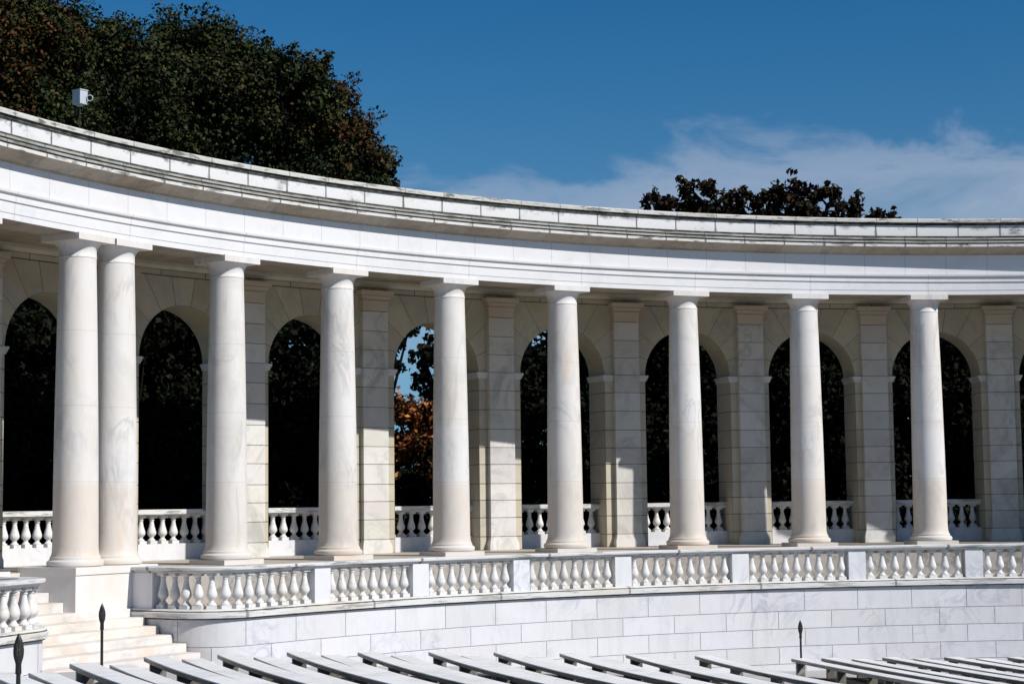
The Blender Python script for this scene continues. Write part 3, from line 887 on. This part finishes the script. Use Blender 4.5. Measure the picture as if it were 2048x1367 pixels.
tree('copper_tree', 'dark copper-leaved tree top showing above the roof on the right', (b3.x, b3.y, G), [
    lobe(1398, 396, 44, Y3, 1000, 'copper', 'copper'), lobe(1312, 418, 34, Y3, 420, 'copper'), lobe(1352, 425, 38, Y3, 650, 'copper'), lobe(1440, 428, 36, Y3, 700, 'copper'), lobe(1485, 410, 38, Y3, 600, 'copper'), lobe(1535, 410, 38, Y3, 800, 'copper'), lobe(1595, 404, 40, Y3, 850, 'copper'), lobe(1655, 412, 38, Y3, 700, 'copper'),
    lobe(1720, 428, 34, Y3, 520, 'copper'), lobe(1778, 442, 20, Y3, 170, 'copper'), lobe(1440, 525, 95, Y3, 3500, 'copper'), lobe(1630, 535, 105, Y3, 3500, 'copper'), lobe(1530, 650, 170, Y3, 6000, 'copper', 'black')],
    0.19, None, 0.33, 18)

# darker trees close behind the arches
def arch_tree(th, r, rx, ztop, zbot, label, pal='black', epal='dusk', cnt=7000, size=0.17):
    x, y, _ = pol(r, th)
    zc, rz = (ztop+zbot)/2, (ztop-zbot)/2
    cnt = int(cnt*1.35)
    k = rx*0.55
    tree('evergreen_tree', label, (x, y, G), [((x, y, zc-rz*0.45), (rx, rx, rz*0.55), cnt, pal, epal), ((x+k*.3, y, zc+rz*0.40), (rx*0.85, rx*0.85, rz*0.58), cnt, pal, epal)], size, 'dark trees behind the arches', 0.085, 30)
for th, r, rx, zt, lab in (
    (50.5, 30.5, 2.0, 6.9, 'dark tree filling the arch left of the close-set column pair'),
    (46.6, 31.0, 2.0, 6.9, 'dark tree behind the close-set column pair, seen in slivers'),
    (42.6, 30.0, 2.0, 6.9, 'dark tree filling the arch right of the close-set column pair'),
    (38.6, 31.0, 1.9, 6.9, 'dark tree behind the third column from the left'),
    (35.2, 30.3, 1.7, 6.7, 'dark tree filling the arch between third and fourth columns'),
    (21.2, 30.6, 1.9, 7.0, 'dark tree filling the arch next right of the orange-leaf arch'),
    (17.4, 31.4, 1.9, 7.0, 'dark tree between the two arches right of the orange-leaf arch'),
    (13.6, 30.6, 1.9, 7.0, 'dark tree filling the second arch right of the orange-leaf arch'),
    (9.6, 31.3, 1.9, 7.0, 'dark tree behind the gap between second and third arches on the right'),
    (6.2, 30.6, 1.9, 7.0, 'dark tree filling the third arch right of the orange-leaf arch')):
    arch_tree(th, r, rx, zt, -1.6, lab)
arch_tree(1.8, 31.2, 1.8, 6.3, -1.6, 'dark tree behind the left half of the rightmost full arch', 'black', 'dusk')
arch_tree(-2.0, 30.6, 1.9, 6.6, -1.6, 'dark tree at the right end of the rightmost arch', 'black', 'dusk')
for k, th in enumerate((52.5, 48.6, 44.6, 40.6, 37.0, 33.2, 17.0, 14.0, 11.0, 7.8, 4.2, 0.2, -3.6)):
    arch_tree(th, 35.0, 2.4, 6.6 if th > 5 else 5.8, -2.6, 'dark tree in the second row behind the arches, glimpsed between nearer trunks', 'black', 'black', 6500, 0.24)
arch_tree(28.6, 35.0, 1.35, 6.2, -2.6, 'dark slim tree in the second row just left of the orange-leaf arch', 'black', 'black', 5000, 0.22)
YG = 48.0
bg = at(828, 1000, YG)
tree('autumn_shrub', 'orange-leaved autumn bush seen through one arch', (bg.x, bg.y, G), [
    lobe(805, 860, 60, YG, 2600, 'orange', 'orange', 1.0), lobe(860, 865, 62, YG, 2600, 'orange', 'orange'), lobe(795, 812, 22, YG, 380, 'orange', 'orange'), lobe(835, 935, 90, YG, 3500, 'orange', 'black', 0.8),
    lobe(770, 930, 70, YG, 2500, 'orange', 'rust'), lobe(900, 920, 80, YG, 2500, 'rust', 'black'), lobe(835, 1020, 110, YG, 4500, 'black', 'rust', 0.7)], 0.15, None, 0.14, 22)
bd = at(950, 1000, 50.0)
tree('broadleaf_tree', 'dark tree whose loose branches hang against the sky in one arch', (bd.x, bd.y, G), [
    lobe(850, 720, 30, 50, 420, 'black', 'copper'), lobe(872, 700, 32, 50, 420, 'black', 'copper'), lobe(846, 762, 22, 50, 260, 'black', 'copper'), lobe(948, 730, 50, 50, 2000, 'black', 'green', 1.6), lobe(970, 850, 80, 50, 3500, 'black', 'green', 1.6), lobe(868, 795, 24, 50, 300, 'black', 'green')], 0.17, None, 0.15, 16)
bl = at(735, 1000, 51.0)
tree('broadleaf_tree', 'dark leafy tree edge at the upper left of the sky arch', (bl.x, bl.y, G), [
    lobe(783, 700, 30, 51, 700, 'black', 'green', 1.5), lobe(818, 655, 24, 51, 260, 'black', 'green'), lobe(704, 720, 44, 51, 2300, 'black', 'green', 2.0), lobe(715, 880, 52, 51, 2500, 'black', 'black', 1.8)], 0.16, None, 0.16, 18)

# ------------------------------------------------------------------ camera
cd = bpy.data.cameras.new('camera')
cd.sensor_width = 36.0; cd.sensor_fit = 'HORIZONTAL'
cd.lens = F_PX/2048*36.0
cd.clip_start = 0.1; cd.clip_end = 5000
co = bpy.data.objects.new('camera', cd); COL.objects.link(co)
co.matrix_world = Matrix.Translation((0, 0, EYE)) @ Matrix.Rotation(pi/2+PITCH, 4, 'X') @ Matrix.Rotation(ROLL, 4, 'Z')
S.camera = co

# ------------------------------------------------------------------ sun, sky, clouds
sd = Vector((sin(rad(SUN_AZ))*cos(rad(SUN_EL)), -cos(rad(SUN_AZ))*cos(rad(SUN_EL)), sin(rad(SUN_EL))))
ld = bpy.data.lights.new('sun', 'SUN'); ld.energy = 5.0; ld.angle = rad(0.53); ld.color = (1.0, 0.965, 0.92)
lo = bpy.data.objects.new('sun', ld); COL.objects.link(lo)
lo.rotation_euler = (-sd).to_track_quat('-Z', 'Y').to_euler(); lo.location = (20, -10, 40)
w = bpy.data.worlds.new('World'); S.world = w; w.use_nodes = True
nt = w.node_tree; nt.nodes.clear()
N = nt.nodes.new; Lk = nt.links.new
out = N('ShaderNodeOutputWorld'); bg = N('ShaderNodeBackground'); Lk(bg.outputs[0], out.inputs[0])
sky = N('ShaderNodeTexSky'); sky.sky_type = 'NISHITA'; sky.sun_disc = False
sky.sun_elevation = rad(SUN_EL); sky.sun_rotation = rad(180-SUN_AZ); sky.altitude = 600; sky.air_density = 1.0; sky.dust_density = 0.0; sky.ozone_density = 3.0
tc = N('ShaderNodeTexCoord'); sep = N('ShaderNodeSeparateXYZ'); Lk(tc.outputs['Generated'], sep.inputs[0])
def wm(op, a, b=0.0, c=None):
    o = N('ShaderNodeMath'); o.operation = op
    for k, x in enumerate((a, b) if c is None else (a, b, c)):
        if hasattr(x, 'is_output'): Lk(x, o.inputs[k])
        else: o.inputs[k].default_value = x
    return o.outputs[0]
def wr(x, a, b):
    o = N('ShaderNodeMapRange'); o.interpolation_type = 'SMOOTHSTEP'; Lk(x, o.inputs[0]); o.inputs[1].default_value = a; o.inputs[2].default_value = b
    return o.outputs[0]
mp = N('ShaderNodeMapping'); Lk(tc.outputs['Generated'], mp.inputs[0]); mp.inputs['Scale'].default_value = (1.0, 1.0, 2.6); mp.inputs['Rotation'].default_value = (0, rad(-9), 0)
nz = N('ShaderNodeTexNoise'); Lk(mp.outputs[0], nz.inputs['Vector']); nz.inputs['Scale'].default_value = 11.0; nz.inputs['Detail'].default_value = 9; nz.inputs['Roughness'].default_value = 0.62; nz.inputs['Distortion'].default_value = 0.5
azm = wm('DIVIDE', sep.outputs[0], wm('MAXIMUM', sep.outputs[1], 0.05))
edge = wm('ADD', sep.outputs[2], wm('MULTIPLY', wm('SUBTRACT', nz.outputs['Fac'], 0.5), 0.12))
top = wm('ADD', 0.170, wm('MULTIPLY', wr(azm, 0.03, 0.10), 0.020))
low = wm('SUBTRACT', 1.0, wr(wm('SUBTRACT', edge, top), -0.016, 0.014))
cl = wm('MULTIPLY', wm('MULTIPLY', low, wr(azm, -0.11, -0.045)), wm('MULTIPLY', wr(sep.outputs[2], 0.05, 0.12), wm('MULTIPLY_ADD', nz.outputs['Fac'], 1.15, -0.04)))
hs = N('ShaderNodeHueSaturation'); Lk(sky.outputs[0], hs.inputs['Color']); hs.inputs['Saturation'].default_value = 1.42
lowmix = N('ShaderNodeMix'); lowmix.data_type = 'RGBA'
Lk(wm('MULTIPLY', wm('SUBTRACT', 1.0, wr(sep.outputs[2], 0.03, 0.17)), 0.8), lowmix.inputs[0]); Lk(hs.outputs[0], lowmix.inputs[6]); lowmix.inputs[7].default_value = (1.5, 4.6, 8.0, 1)
mx = N('ShaderNodeMix'); mx.data_type = 'RGBA'; Lk(cl, mx.inputs[0]); Lk(lowmix.outputs[2], mx.inputs[6]); mx.inputs[7].default_value = (5.6, 6.5, 8.2, 1)
Lk(mx.outputs[2], bg.inputs['Color']); bg.inputs['Strength'].default_value = 0.069

S.view_settings.view_transform = 'Standard'; S.view_settings.look = 'None'
S.view_settings.exposure = 0.08; S.view_settings.gamma = 1.0
S.render.engine = 'CYCLES'
S.cycles.max_bounces = 6; S.cycles.diffuse_bounces = 4
S.cycles.use_denoising = True
